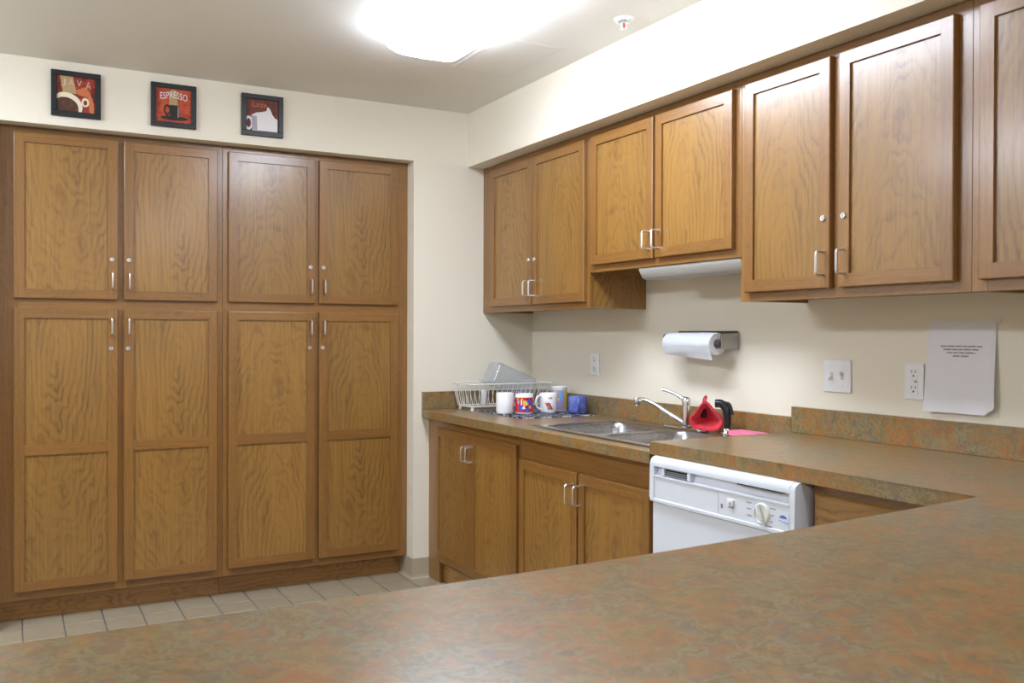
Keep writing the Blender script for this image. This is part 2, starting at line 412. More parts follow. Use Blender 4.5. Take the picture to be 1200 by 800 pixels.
for lo, hi in (((x0, y0, ZC-.0018), (x0+.014, y1, ZC-.0003)), ((x1-.014, y0, ZC-.0018), (x1, y1, ZC-.0003)), ((x0+.014, y0, ZC-.0018), (x1-.014, y0+.014, ZC-.0003)), ((x0+.014, y1-.014, ZC-.0018), (x1-.014, y1, ZC-.0003))): add_box(bm, lo, hi, .0005)
finish('frame', bm, CEIL, t); box('door', (x0+.017, y0+.017, ZC-.0014), (x1-.017, y1-.017, ZC-.0003), CEIL, t, .0004)
sx, sy = -.506, -1.546
t = thing('fire_sprinkler', (sx, sy, ZC-.045), 'small white fire sprinkler head with red bulb in the ceiling', 'sprinkler')
lathe('escutcheon', (sx, sy, ZC), [(.0, -.0005), (.036, -.0005), (.037, -.003), (.034, -.007), (.024, -.010), (.022, -.004), (0, -.004)], WHITEPL, t)
lathe('body', (sx, sy, ZC), [(.009, -.004), (.010, -.014), (.006, -.018), (0, -.018)], NICKEL, t, seg=16)
for k in (-1, 1): tube('yoke_arm', [(sx+k*.009, sy, ZC-.014), (sx+k*.012, sy, ZC-.026), (sx+k*.003, sy, ZC-.038)], .002, WHITEPL, t, 6)
lathe('bulb', (sx, sy, ZC), [(0, -.017), (.0032, -.019), (.0035, -.028), (.002, -.036), (0, -.036)], flat('red_glass', lin(200, 20, 24), .1), t, seg=12)
lathe('deflector', (sx, sy, ZC), [(0, -.037), (.013, -.038), (.013, -.0395), (0, -.0405)], WHITEPL, t, seg=16)

# ------------------------------------------------------------------ cabinetry
# wall 'A' is the pantry wall (s runs along +x, outwards is -y); wall 'B' the sink wall (s runs along -y, outwards is -x)
def P3(wall, s, d, z): return (s, -d, z) if wall == 'A' else (-d, -s, z)
def wb(name, wall, s0, s1, d0, d1, z0, z1, parent, g, **kw):
    """wood board; g: 's' grain along the wall, 'z' upright"""
    ga = 2 if g == 'z' else (0 if wall == 'A' else 1) if g == 's' else (1 if wall == 'A' else 0)
    return wbox(name, P3(wall, s0, d0, z0), P3(wall, s1, d1, z1), parent, ga, **kw)
def pull(wall, s, d, z0, z1, parent):
    pts = rounded([P3(wall, s, d-.002, z0+.004), P3(wall, s, d+.032, z0+.004), P3(wall, s, d+.032, z1-.004), P3(wall, s, d-.002, z1-.004)], .010, 4)
    o = tube('handle', pts, .0040, NICKEL, parent, 8); o['label'] = 'satin metal wire pull'
def lock(wall, s, d, z, parent):
    ax = 1 if wall == 'A' else 0
    o = lathe('lock', P3(wall, s, d, z), [(.0095, .001), (.0095, -.003), (.0075, -.0055), (.0072, -.005), (.0, -.005)], NICKEL, parent, ax, 20)
    o['label'] = 'round key lock'
    box('keyhole', P3(wall, s-.0009, d+.0045, z-.004), P3(wall, s+.0009, d+.0058, z+.004), SLOT, parent)
def door(wall, s0, s1, z0, z1, d, cab, pulls=(), locks=(), mid=None, sw=.040, rw=.040):
    """frame-and-panel door standing on the face frame plane d; the door mesh is its recessed veneer panel"""
    th = .019
    bm = bmesh.new(); fields = [(z0+rw-.006, z1-rw+.006)] if mid is None else [(z0+rw-.006, mid[0]+.006), (mid[1]-.006, z1-rw+.006)]
    for a, b in fields: add_box(bm, P3(wall, s0+sw-.006, d+.004, a), P3(wall, s1-sw+.006, d+th-.0075, b))
    D = finish('door', bm, OAK, cab, uv=(2, random.uniform(-.05, .05), random.uniform(-.5, .9)))
    def bar(name, a0, a1, za, zb_, outer, dt):
        bm = bmesh.new(); add_box(bm, P3(wall, a0, d+.0008, za), P3(wall, a1, d+dt, zb_))
        si, di = (0, 1) if wall == 'A' else (1, 0); fr_ = P3(wall, 0, d+dt, 0)[di]
        def hit(e):
            m = [v.co for v in e.verts]
            if any(abs(c[di]-fr_) > 1e-6 for c in m): return False
            return any(all(abs((c[2] if k == 'z' else c[si])-(q if k == 'z' else P3(wall, q, 0, 0)[si])) < 1e-6 for c in m) for k, q in outer)
        ed = [e for e in bm.edges if hit(e)]
        if ed: bmesh.ops.bevel(bm, geom=ed, offset=.0035, segments=2, affect='EDGES', profile=.5)
        ga = 2 if name == 'stile' else si
        finish(name, bm, OAKF, D, False, uv=straight(ga))
    for a, b, q in ((s0, s0+sw, s0), (s1-sw, s1, s1)): bar('stile', a, b, z0, z1, [('s', q), ('z', z0), ('z', z1)], th)
    for a, b, q in [(z0, z0+rw, z0), (z1-rw, z1, z1)]+([(*mid, None)] if mid else []):
        bar('rail', s0+sw, s1-sw, a, b, [('z', q)] if q is not None else [], th-.0002)
    for s, a, b in pulls: pull(wall, s, d+th, a, b, D)
    for s, z in locks: lock(wall, s, d+th, z, D)
    return D
def frame(wall, cab, stiles, rails, d, t=.019):
    for s0, s1, z0, z1 in stiles: wb('face_stile', wall, s0, s1, d-t, d, z0, z1, cab, 'z', bev=.0006)
    for s0, s1, z0, z1 in rails: wb('face_rail', wall, s0, s1, d-t, d-.0003, z0, z1, cab, 's', bev=.0006)

# --- pantry, two units
DP = -YP
def pantry(x0, x1, dl, dr, label):
    t = thing('pantry_cabinet', ((x0+x1)/2, YP+.3, 0), label, 'cabinet', 'pantry units')
    g = .0006
    bm = bmesh.new()
    for lo, hi in (((x0+g, YP+.0195, .1), (x0+.016, .68, 2.07)), ((x1-.016, YP+.0195, .1), (x1-g, .68, 2.07)), ((x0+.016, .665, .1), (x1-.016, .68, 2.07)),
                   ((x0+.016, YP+.0195, .1), (x1-.016, .665, .116)), ((x0+.016, YP+.0195, 2.054), (x1-.016, .665, 2.07)), ((x0+.016, YP+.0195, 1.328), (x1-.016, .665, 1.344))): add_box(bm, lo, hi)
    finish('carcass', bm, OAK, t, uv=straight(2))
    m0, m1 = dl[1]-.012, dr[0]+.012
    frame('A', t, [(x0+g, dl[0]+.018, .1, 2.07), (m0, m1, .1, 1.315), (m0, m1, 1.360, 2.035), (dr[1]-.018, x1-g, .1, 2.07)],
          [(dl[0]+.018, dr[1]-.018, 2.035, 2.07), (dl[0]+.018, dr[1]-.018, 1.315, 1.360), (dl[0]+.018, m0, .1, .137), (m1, dr[1]-.018, .1, .137)], DP)
    for (a, b), hs in ((dl, dl[1]-.023), (dr, dr[0]+.021)):
        door('A', a, b, 1.3581, 2.0452, DP, t, [(hs, 1.400, 1.477)], [(hs-.001, 1.531)])
        door('A', a, b, .1359, 1.3159, DP, t, [(hs-.002, 1.203, 1.281)], [(hs-.004, 1.147)], mid=(.703, .748))
    wb('toe_kick', 'A', x0+g, x1-g, -.172, -.159, .001, .0995, t, 's', mat=OAKK, bev=.0004, panel=True)
    return t
pantry(NL, -1.5833, (-2.4244, -2.026), (-2.0021, -1.6076), 'oak pantry unit with four locked doors, the left one under two dark pictures')
pantry(-1.5833, NR, (-1.559, -1.1544), (-1.1353, -.7329), 'oak pantry unit with four locked doors, the right one next to the cream wall pillar')

# --- upper cabinets on the sink wall
def upper(s0, s1, z0, doors, label, locks=True, closed=True, hz=None):
    t = thing('wall_cabinet', (-DF/2, -(s0+s1)/2, z0), label, 'cabinet', 'upper cabinets')
    g = .0005; d = DF-.0195; z1 = ZS-.001
    sd = OAKF
    wb('side_panel', 'B', s0+g, s0+.016, .001, d, z0+.001, z1, t, 'z', mat=OAK, bev=.0004, panel=True)
    wb('side_panel', 'B', s1-.016, s1-g, .001, d, z0+.001, z1, t, 'z', mat=OAK, bev=.0004, panel=True)
    wb('bottom_panel', 'B', s0+.016, s1-.016, .001, d, z0+.012, z0+.026, t, 's', mat=OAK, bev=.0004)
    wb('back_panel', 'B', s0+.016, s1-.016, .001, .008, z0+.026, z1, t, 'z', mat=OAK, bev=.0004)
    wb('top_panel', 'B', s0+.016, s1-.016, .008, d, z1-.014, z1, t, 's', mat=OAK, bev=.0004)
    da, db = doors
    m0, m1 = da[1]-.012, db[0]+.012
    frame('B', t, [(s0+g, da[0]+.014, z0, z1), (m0, m1, z0+.044, z1-.034), (db[1]-.014, s1-g, z0, z1)],
          [(da[0]+.014, db[1]-.014, z1-.034, z1), (da[0]+.014, db[1]-.014, z0, z0+.044)], DF)
    zb, zt = z0+.0288, 2.0361
    for (a, b), hs in ((da, da[1]-.021), (db, db[0]+.023)):
        door('B', a, b, zb, zt, DF, t, [(hs, hz[0], hz[1])], [(hs-.002, 1.560)] if locks else [])
    return t
upper(.0, 1.0033, ZU, ((.1132, .5314), (.5418, .9802)), 'tall oak wall cabinet in the corner, beside the cream end wall', hz=(1.388, 1.466))
upper(1.0033, 1.919, ZU2, ((1.0336, 1.4551), (1.4700, 1.8909)), 'short oak wall cabinet above the sink with a white strip light under it', locks=False, hz=(1.533, 1.608))
upper(1.919, 2.7607, ZU, ((1.952, 2.3126), (2.3452, 2.7209)), 'tall oak wall cabinet over the light switches, glossy doors with round locks', hz=(1.388, 1.465))
upper(2.7607, 3.60, ZU, ((2.7899, 3.165), (3.195, 3.57)), 'oak wall cabinet cut off by the right edge of the photo', hz=(1.388, 1.465))

# --- base cabinets on the sink wall
def base_unit(name, s0, s1, doors, ztop, zd, label, filler=0, rail=.06, drawer=None, hz=None):
    t = thing(name, (-DB/2, -(s0+s1)/2, 0), label, 'cabinet', 'base cabinets')
    g = .0006; d = DB-.0195
    bm = bmesh.new()
    for a, b in ((s0+g, s0+.016), (s1-.016, s1-g)): add_box(bm, P3('B', a, .002, .1), P3('B', b, d, ztop))
    add_box(bm, P3('B', s0+.016, .002, .1), P3('B', s1-.016, d, .116)); add_box(bm, P3('B', s0+.016, .002, .116), P3('B', s1-.016, .010, ztop))
    finish('carcass', bm, OAK, t, uv=straight(2))
    da, db = doors
    m0, m1 = (da[1]+db[0])/2-.02, (da[1]+db[0])/2+.02
    zr = ztop-rail
    st = [(s0+g, da[0]+.014, .1 if not filler else .001, ztop), (db[1]-.014, s1-g, .1, ztop), (m0, m1, .14, zr)]
    frame('B', t, st, [(da[0]+.014, db[1]-.014, zr, ztop), (da[0]+.014, db[1]-.014, .1, .14)], DB)
    if drawer: 
        wb('drawer_front', 'B', da[0], db[1], DB+.0008, DB+.019, drawer[0], drawer[1], t, 's', mat=OAK, bev=.004)
    for (a, b), hs in ((da, da[1]-.026), (db, db[0]+.016)):
        door('B', a, b, .1188, zd, DB, t, [(hs, hz[0], hz[1])])
    wb('toe_kick', 'B', s0+g, s1-g, .557, .570, .001, .0995, t, 's', mat=OAKK, bev=.0004, panel=True)
    return t
base_unit('base_cabinet', 0, .9538, ((.1179, .5080), (.5105, .9392)), ZL-TC-.001, .7596, 'oak base cabinet in the corner under the dish rack', filler=.05, hz=(.633, .709))
base_unit('sink_cabinet', .9538, 1.886, ((.9684, 1.4052), (1.4167, 1.8443)), ZL-TC-.001, .7072, 'oak base cabinet under the sink with a wide plain top rail', rail=.105, hz=(.588, .667))
base_unit('drawer_cabinet', 2.527, 3.005, ((2.545, 2.764), (2.768, 2.985)), ZH-TC-.001, .62, 'oak drawer cabinet right of the dishwasher, mostly behind the peninsula', drawer=(.655, .805), rail=.05, hz=(.5, .576))

# --- peninsula base
t = thing('peninsula_cabinet', (-1.45, -3.5, 0), 'oak cabinet carrying the foreground peninsula worktop, hidden below it', 'cabinet')
for k in range(3):
    x0 = -2.72+k*.70
    wbox('front_panel', (x0+.002, -3.212, .1), (x0+.698, -3.195, ZH-TC-.001), t, 2, OAK)
    wbox('back_panel', (x0+.002, -3.78, .1), (x0+.698, -3.763, ZH-TC-.001), t, 2, OAK)
wbox('end_panel', (-2.74, -3.78, .001), (-2.722, -3.195, ZH-TC-.001), t, 2, OAK)
wbox('end_panel', (-.618, -3.78, .001), (-.6, -3.195, ZH-TC-.001), t, 2, OAK)
wbox('toe_kick', (-2.72, -3.27, .001), (-.62, -3.258, .0995), t, 0, OAKK); wbox('toe_kick', (-2.72, -3.72, .001), (-.62, -3.708, .0995), t, 0, OAKK)
wbox('bottom_panel', (-2.72, -3.76, .0998), (-.62, -3.214, .116), t, 0, OAK)

# ------------------------------------------------------------------ worktops
SX0, SX1, SY0, SY1 = -.575, -.040, -1.835, -.985       # sink outline
t = thing('sink_worktop', (-DC/2, -.94, ZL-TC), 'lower brown slate-look worktop that holds the sink', 'worktop')
bm = bmesh.new(); xs = [-DC, SX0+.015, SX1-.015, 0]; ys = [0, SY1-.015, SY0+.015, -1.875]
G = {(i, j, k): bm.verts.new((x, y, z)) for i, x in enumerate(xs) for j, y in enumerate(ys) for k, z in enumerate((ZL-TC, ZL))}
for i in range(3):
    for j in range(3):
        if (i, j) == (1, 1): continue
        for k in (0, 1): bm.faces.new([G[i, j, k], G[i+1, j, k], G[i+1, j+1, k], G[i, j+1, k]])
def wallf(a, b):
    bm.faces.new([G[a[0], a[1], 0], G[b[0], b[1], 0], G[b[0], b[1], 1], G[a[0], a[1], 1]])
for k in range(3):
    wallf((k, 0), (k+1, 0)); wallf((k, 3), (k+1, 3)); wallf((0, k), (0, k+1)); wallf((3, k), (3, k+1))
for a, b in (((1, 1), (2, 1)), ((2, 1), (2, 2)), ((2, 2), (1, 2)), ((1, 2), (1, 1))): wallf(a, b)
bmesh.ops.recalc_face_normals(bm, faces=bm.faces[:])
ed = [e for e in bm.edges if all(abs(v.co.x+DC) < 1e-5 for v in e.verts) and abs(e.verts[0].co.z-e.verts[1].co.z) < 1e-6]
bmesh.ops.bevel(bm, geom=ed, offset=.003, segments=2, affect='EDGES', profile=.5)
finish('worktop', bm, LAM, t, origin=(0, 0, 0))
bm = bmesh.new(); add_box(bm, (-DC, -.0195, ZL+.0002), (-.0005, -.0005, .9264), .0012); finish('backsplash', bm, LAM, t, origin=(0, 0, 0))
bm = bmesh.new(); add_box(bm, (-.0195, -1.875, ZL+.0002), (-.0005, -.02, .9264), .0012); finish('backsplash', bm, LAM, t, origin=(0, 0, 0))
t = thing('peninsula_worktop', (-1.4, -3.5, ZH-TC), 'raised brown slate-look worktop running from the dishwasher into the foreground peninsula', 'worktop')
edge = [(-2.2064, -3.1232), (-1.9179, -3.1223), (-1.5937, -3.1125), (-1.2715, -3.0877), (-.8269, -3.0416), (-DC, -3.0204)]
sm = [tuple(p[:2]) for p in smooth_path([(a, b, 0) for a, b in edge], 3)]
poly = [(-DC, -1.8765), (0, -1.8765), (0, -3.95), (-2.9, -3.95), (-2.9, -3.1275)]+sm
bm = bmesh.new(); A = [bm.verts.new((x, y, ZH-TC)) for x, y in poly]; B = [bm.verts.new((x, y, ZH)) for x, y in poly]
bm.faces.new(A); tf = bm.faces.new(B)
for i in range(len(poly)): bm.faces.new((A[i], A[(i+1) % len(poly)], B[(i+1) % len(poly)], B[i]))
ed = [e for e in tf.edges if min(v.co.x for v in e.verts) < -.01]
bmesh.ops.bevel(bm, geom=ed, offset=.002, segments=2, affect='EDGES', profile=.5)
finish('worktop', bm, LAM, t, origin=(0, 0, 0))
bm = bmesh.new(); add_box(bm, (-.0195, -3.95, ZH+.0002), (-.0005, -1.8765, .9634), .0012); finish('backsplash', bm, LAM, t, origin=(0, 0, 0))

# ------------------------------------------------------------------ sink and faucet
t = thing('kitchen_sink', ((SX0+SX1)/2, (SY0+SY1)/2, .67), 'stainless steel double-bowl sink set into the lower worktop', 'sink')
ZR = ZL+.0045
bowls = [(-.532, -.150, -1.392, -1.022), (-.532, -.150, -1.798, -1.428)]
bm = bmesh.new(); xs = [SX0, -.532, -.150, SX1]; ys = [SY1, -1.022, -1.392, -1.428, -1.798, SY0]
V = {}
for i, x in enumerate(xs):
    for j, y in enumerate(ys): V[i, j] = bm.verts.new((x, y, ZR))
for i in range(3):
    for j in range(5):
        if i == 1 and j in (1, 3): continue
        bm.faces.new((V[i, j], V[i+1, j], V[i+1, j+1], V[i, j+1]))
loop = [(SX0, SY1), (SX1, SY1), (SX1, SY0), (SX0, SY0)]
lo_ = [bm.verts.new((x+(-.006 if x == SX0 else .006), y+(.006 if y == SY1 else -.006), ZL+.0006)) for x, y in loop]
cor = [[V[i, 0] for i in range(4)], [V[3, j] for j in range(6)], [V[3-i, 5] for i in range(4)], [V[0, 5-j] for j in range(6)]]
for k in range(4): bm.faces.new(cor[k]+[lo_[(k+1) % 4], lo_[k]])
def rrect(x0, x1, y0, y1, r, z, n=6):
    out = []
    for cx, cy, a0 in ((x1-r, y1-r, 0), (x0+r, y1-r, 90), (x0+r, y0+r, 180), (x1-r, y0+r, 270)):
        for k in range(n+1):
            a = math.radians(a0+90*k/n); out.append((cx+r*math.cos(a), cy+r*math.sin(a), z))
    return out
for x0, x1, y0, y1 in bowls:
    cs = [(x1, y1), (x0, y1), (x0, y0), (x1, y0)]; rr = rrect(x0, x1, y0, y1, .055, ZR)
    for q in range(4):
        cv = bm.verts.new((*cs[q], ZR)); arc = [bm.verts.new(p) for p in rr[q*7:q*7+7]]
        for a, b in zip(arc, arc[1:]): bm.faces.new((cv, a, b))
bmesh.ops.remove_doubles(bm, verts=bm.verts[:], dist=1e-5)
finish('rim', bm, flat('lightened_rim_steel', (.62, .62, .62, 1), .2, 1), t, True)  # polished rim, colour lightened to paint in contrast with the shaded bowls
for x0, x1, y0, y1 in bowls:
    bm = bmesh.new(); rings = []
    for ins, dz, r in ((0, 0, .055), (.003, -.002, .054), (.007, -.008, .053), (.012, -.06, .052), (.018, -.14, .052), (.026, -.158, .05), (.045, -.168, .045), (.14, -.171, .03)):
        rings.append([bm.verts.new(p) for p in rrect(x0+ins, x1-ins, y0+ins, y1-ins, r, ZR+dz)])
    n = len(rings[0])
    for A, B in zip(rings, rings[1:]):
        for k in range(n): bm.faces.new((A[k], A[(k+1) % n], B[(k+1) % n], B[k]))
    bm.faces.new(rings[-1])
    b = finish('bowl', bm, STEEL, t, True)
    lathe('drain', ((x0+x1)/2, (y0+y1)/2, ZR-.1705), [(.044, 0), (.044, .003), (.036, .003), (.030, .001), (0, .001)], CHROME, b, seg=24)
fx, fy = -.098, -1.398
zt = ZR+.0004
t = thing('faucet', (fx, fy, zt), 'chrome single-lever kitchen faucet on the sink', 'faucet')
prism('base_plate', [(p[0], p[1]) for p in rrect(fx-.026, fx+.026, fy-.125, fy+.125, .025, 0)], 2, zt, zt+.008, CHROME, t, .003, True, 2)
lathe('body', (fx, fy, zt), [(.021, .008), (.021, .012), (.0155, .016), (.0150, .088), (.0140, .092), (.0140, .096), (.0165, .099), (.0165, .114), (.013, .122), (.006, .126), (0, .126)], CHROME, t, seg=28)
sp = smooth_path([(fx-.006, fy+.010, zt+.024), (fx-.030, fy+.068, zt+.056), (fx-.055, fy+.130, zt+.090), (fx-.073, fy+.175, zt+.106), (fx-.084, fy+.202, zt+.106)], 6)
tube('spout', sp, [.0105]*6+[.0080]*(len(sp)-6), CHROME, t, 12)
tip = Vector((fx-.086, fy+.208, zt+.101))
lathe('aerator', tip, [(.0095, .012), (.0125, .008), (.0125, -.016), (.0105, -.019), (0, -.019)], CHROME, t, seg=20)
lv = smooth_path([(fx+.004, fy-.010, zt+.110), (fx-.008, fy+.014, zt+.120), (fx-.020, fy+.038, zt+.134), (fx-.036, fy+.072, zt+.147), (fx-.047, fy+.094, zt+.151)], 5)
tube('lever', lv, [.012-.006*min(1, i/10) for i in range(len(lv))], CHROME, t, 12)
sx_, sy_ = -.084, -1.618
t = thing('sink_sprayer', (sx_, sy_, zt), 'black pull-out side sprayer standing upright at the right end of the sink', 'sprayer')
lathe('holder', (sx_, sy_, zt), [(.021, 0), (.021, .006), (.016, .012), (.015, .022), (.012, .022)], CHROME, t, seg=24)
wd = smooth_path([(sx_, sy_, zt+.015), (sx_, sy_-.003, zt+.055), (sx_-.003, sy_+.000, zt+.092), (sx_-.012, sy_+.016, zt+.112), (sx_-.026, sy_+.034, zt+.113)], 5)
tube('wand', wd, [.0125+.003*min(1, i/12) for i in range(len(wd))], BLACK, t, 14)
tube('trigger', smooth_path([(sx_-.008, sy_+.012, zt+.118), (sx_+.004, sy_-.010, zt+.112), (sx_+.006, sy_-.026, zt+.074)], 5), .0052, BLACK, t, 8)

# red cloth mitt lying open beside the faucet
def mitt():
    t = thing('oven_mitt', (-.105, -1.535, zt), 'red quilted oven mitt lying open beside the faucet', 'oven mitt')
    ctr = Vector((-.118, -1.538, zt+.0085)); view = Vector((-.78, -.62, 0)).normalized(); rt = Vector((.62, -.78, 0)).normalized(); up = Vector((0, 0, 1))
    rim = [(-.074, .030), (-.060, .010), (-.030, .006), (.012, .000), (.050, .004), (.074, .018), (.083, .036), (.068, .056), (.040, .078), (.014, .100), (-.006, .106), (-.030, .086), (-.056, .058), (-.074, .044)]
    rim = [(a*.78, b) for a, b in rim]; rs = [p for p in smooth_path([(a, b, 0) for a, b in rim+[rim[0]]], 3)][:-1]
    def ring(sc, depth, lift, ins=0):
        mx, my = 0.005, .045
        return [ctr + rt*((p.x-mx)*sc*(1-ins)+mx) + up*max(.0008+ins*.03, (p.y-my)*sc*(1-ins)+my+lift) - view*depth for p in rs]
    secs = [ring(.97, .0, 0, .10), ring(1.0, -.004, 0, .03), ring(1.02, 0, 0), ring(1.0, .014, 0), ring(.86, .04, 0), ring(.55, .062, -.004), ring(.2, .07, -.01)]
    inner = [ring(.97, .0, 0, .10), ring(.90, .012, 0, .12), ring(.75, .035, 0, .15), ring(.4, .054, 0, .2)]
    bm = bmesh.new()
    def skin(ss):
        R = [[bm.verts.new(p) for p in s] for s in ss]; n = len(rs)
        for A, B in zip(R, R[1:]):
            for k in range(n): bm.faces.new((A[k], A[(k+1) % n], B[(k+1) % n], B[k]))
        bm.faces.new(R[-1])
    skin(secs); skin(inner); bmesh.ops.remove_doubles(bm, verts=bm.verts[:], dist=1e-5)
    finish('shell', bm, REDF, t, True)
    top = ctr+rt*-.004+up*.106
    tube('hanging_loop', smooth_path([top, top+up*.016+rt*.006, top+up*.024+rt*.004, top+up*.014-rt*.003, top-up*.002-rt*.006], 4), .0035, REDF, t, 6)
    tube('hem', secs[2], .0032, flat('red_hem', lin(206, 40, 58), .8), t, 6, True)
    box('dark_patch', ctr+rt*-.026+up*.045-view*.034, ctr+rt*-.002+up*.078-view*.030, BLACK, t, .001)  # black patch in the upper left of the mitt opening
mitt()
o = box('sponge', (-.112, -1.80, zt), (-.045, -1.655, zt+.020), PINK, None, .004, 2)
tag(o, 'pink sponge lying behind the raised worktop corner', 'sponge')

# ------------------------------------------------------------------ dishwasher
DY0, DY1, XF = -1.906, -2.522, -.652
t = thing('dishwasher', (-.35, (DY0+DY1)/2, 0), 'white dishwasher with dial under the raised worktop', 'dishwasher')
box('tub', (-.575, DY0-.006, .10), (-.03, DY1+.006, .824), WHITEP, t)
box('kick_plate', (-.56, DY0-.004, .002), (-.545, DY1+.004, .0995), WHITEP, t)
box('door_panel', (-.645, DY0-.003, .11), (-.5755, DY1+.003, .6895), WHITEP, t, .004, 2)
def arc(cx, cz, r, a0, a1, n=6): return [(cx+r*math.cos(math.radians(a0+(a1-a0)*k/n)), cz+r*math.sin(math.radians(a0+(a1-a0)*k/n))) for k in range(n+1)]
full = [(-.5755, .689), (XF+.002, .689), (XF-.003, .691), (XF-.003, .699)]
mid_ = [(XF+.001, .7015), (XF+.001, .766), (XF-.002, .769), (XF-.002, .7735), (XF+.010, .776), (XF+.016, .800), (XF-.002, .802)]
top_ = arc(XF+.020, .8095, .022, 180, 90)+[(-.5755, .8315)]
prism('console', full+mid_+top_, 1, DY0-.020, DY1+.020, WHITEP, t, 0, True)
for a, b in ((DY0, DY0-.0198), (DY1+.0198, DY1)): prism('console_end', full+[(XF-.002, .7015)]+top_, 1, a, b, WHITEP, t, .0025, True, 2)
con = [o for o in t.children if o.name.startswith('console')][0]
box('vent', (XF+.002, -1.972, .779), (XF+.014, -2.088, .7955), SLOT, t)
for k in range(3): box('louvre', (XF+.000, -1.972, .7795+k*.0055), (XF+.006, -2.088, .7815+k*.0055), flat('grey_louvre', lin(150, 154, 160), .5) if k == 0 else MATS['grey_louvre'], t)
for y in (-1.968, -2.092): box('vent_post', (XF-.002, y+.004, .776), (XF+.014, y-.010, .802), WHITEP, t, .001)
box('slot', (XF-.0028, -2.305, .7985), (XF+.012, -2.478, .8015), SLOT, t)
box('grip_lip', (XF-.0026, -1.935, .7990), (XF+.010, -2.095, .8012), GREYP, t)
dy, dz = -2.402, .733
d_ = lathe('dial', (XF+.001, dy, dz), [(.029, 0), (.029, -.003), (.0265, -.006), (.025, -.007), (.0225, -.004), (0, -.004)], flat('dial_plastic', lin(222, 222, 214), .35), t, 0, 36)
bm = bmesh.new(); add_box(bm, (-.014, -.0045, -.022), (-.002, .0045, .022), .003, 2)
bmesh.ops.rotate(bm, verts=bm.verts[:], cent=(0, 0, 0), matrix=Matrix.Rotation(math.radians(-28), 3, 'X')); bmesh.ops.translate(bm, verts=bm.verts[:], vec=(XF-.002, dy, dz))
finish('pointer', bm, MATS['dial_plastic'], d_, True)
bt = box('latch_button', (XF-.006, -2.268, .735), (XF+.002, -2.292, .752), WHITEPL, t, .002, 2)
box('button_mark', (XF-.0066, -2.279, .738), (XF-.0055, -2.284, .744), GREYP, bt)
for k in range(2): box('button_legend', (XF+.0004, -2.268-k*.013, .727), (XF+.0012, -2.276-k*.013, .731), GREYP, t)
box('status_mark', (XF+.0004, -2.236, .721), (XF+.0012, -2.244, .733), GREYP, t)
box('console_seam', (XF+.0004, -2.225, .703), (XF+.0012, -2.2256, .766), GREYP, t)
for y, z, wd_ in ((-2.350, .755, .020), (-2.350, .738, .018), (-2.352, .720, .016), (-2.440, .752, .022), (-2.440, .734, .010), (-2.435, .716, .010), (-2.425, .703, .028)):
    box('dial_legend', (XF+.0004, y+wd_/2, z-.0012), (XF+.0012, y-wd_/2, z+.0012), GREYP, t)
bm = bmesh.new(); q = [(math.cos(a)*.013, math.sin(a)*.008+.003) for a in [math.pi*k/8 for k in range(9)]]
vs = [bm.verts.new((XF+.0002, -2.478-a, .730+b)) for a, b in q]; bm.faces.new(vs); fs = bmesh.ops.extrude_face_region(bm, geom=bm.faces[:])
bmesh.ops.translate(bm, verts=[v for v in fs['geom'] if isinstance(v, bmesh.types.BMVert)], vec=(.0012, 0, 0)); o = finish('logo', bm, LOGO, t); o['label'] = 'blue emblem'
tube('logo_underline', [(XF+.0004, -2.464, .7265), (XF+.0004, -2.478, .724), (XF+.0004, -2.496, .7225)], .0010, LOGO, t, 6)

# ------------------------------------------------------------------ under-cabinet light, wall fittings
t = thing('strip_light', (-.22, -1.625, 1.428), 'white strip light fixed under the short cabinet above the sink', 'strip light')
box('housing', (-.255, -1.335, 1.452), (-.13, -1.912, ZU2+.0115), HOUSING, t, .003, 2)
prism('diffuser', [(-.286, 1.472), (-.284, 1.462), (-.268, 1.434), (-.250, 1.427), (-.14, 1.432), (-.132, 1.4515), (-.256, 1.4515), (-.2565, 1.472)], 1, -1.337, -1.910, flat('shaded_frosted_white', lin(176, 174, 168), .45), t, .0015, True)  # white diffuser greyed: its shade under the cabinet is in the colour
def plate(name, y0, y1, z0, z1, label, cat):
    t = thing(name, (-.003, (y0+y1)/2, z0), label, cat)
    box('cover_plate', (-.006, y0, z0), (-.0004, y1, z1), WHITEPL, t, .002, 2); return t
def screw(y, z, p): lathe('screw', (-.006, y, z), [(.0028, .0004), (.0026, -.0008), (0, -.0010)], GREYP if False else NICKEL, p, 0, 10)
def receptacle(y, z, p, gf=False):
    o = lathe('socket', (-.0058, y, z), [(.0145, .0004), (.0145, -.0012), (.0135, -.0018), (0, -.0018)], WHITEPL, p, 0, 20) if not gf else box('socket', (-.0078, y+.015, z-.017), (-.0058, y-.015, z+.017), WHITEPL, p, .0006)
    for k in (-1, 1): box('slot', (-.0083, y+k*.0060-.0010, z+.001), (-.0074, y+k*.0060+.0010, z+.010), SLOT, o)
    lathe('ground_hole', (-.0074, y, z-.0075), [(.0028, 0), (.0028, -.0009), (0, -.0009)], SLOT, o, 0, 12)
t = plate('wall_outlet', -.570, -.644, 1.022, 1.126, 'small white wall outlet between the mugs and the sink', 'outlet')
receptacle(-.607, 1.098, t); receptacle(-.607, 1.052, t); screw(-.607, 1.075, t)
t = plate('light_switch', -2.010, -2.126, 1.024, 1.132, 'double white toggle switch plate on the wall below the upper cabinets', 'switch')
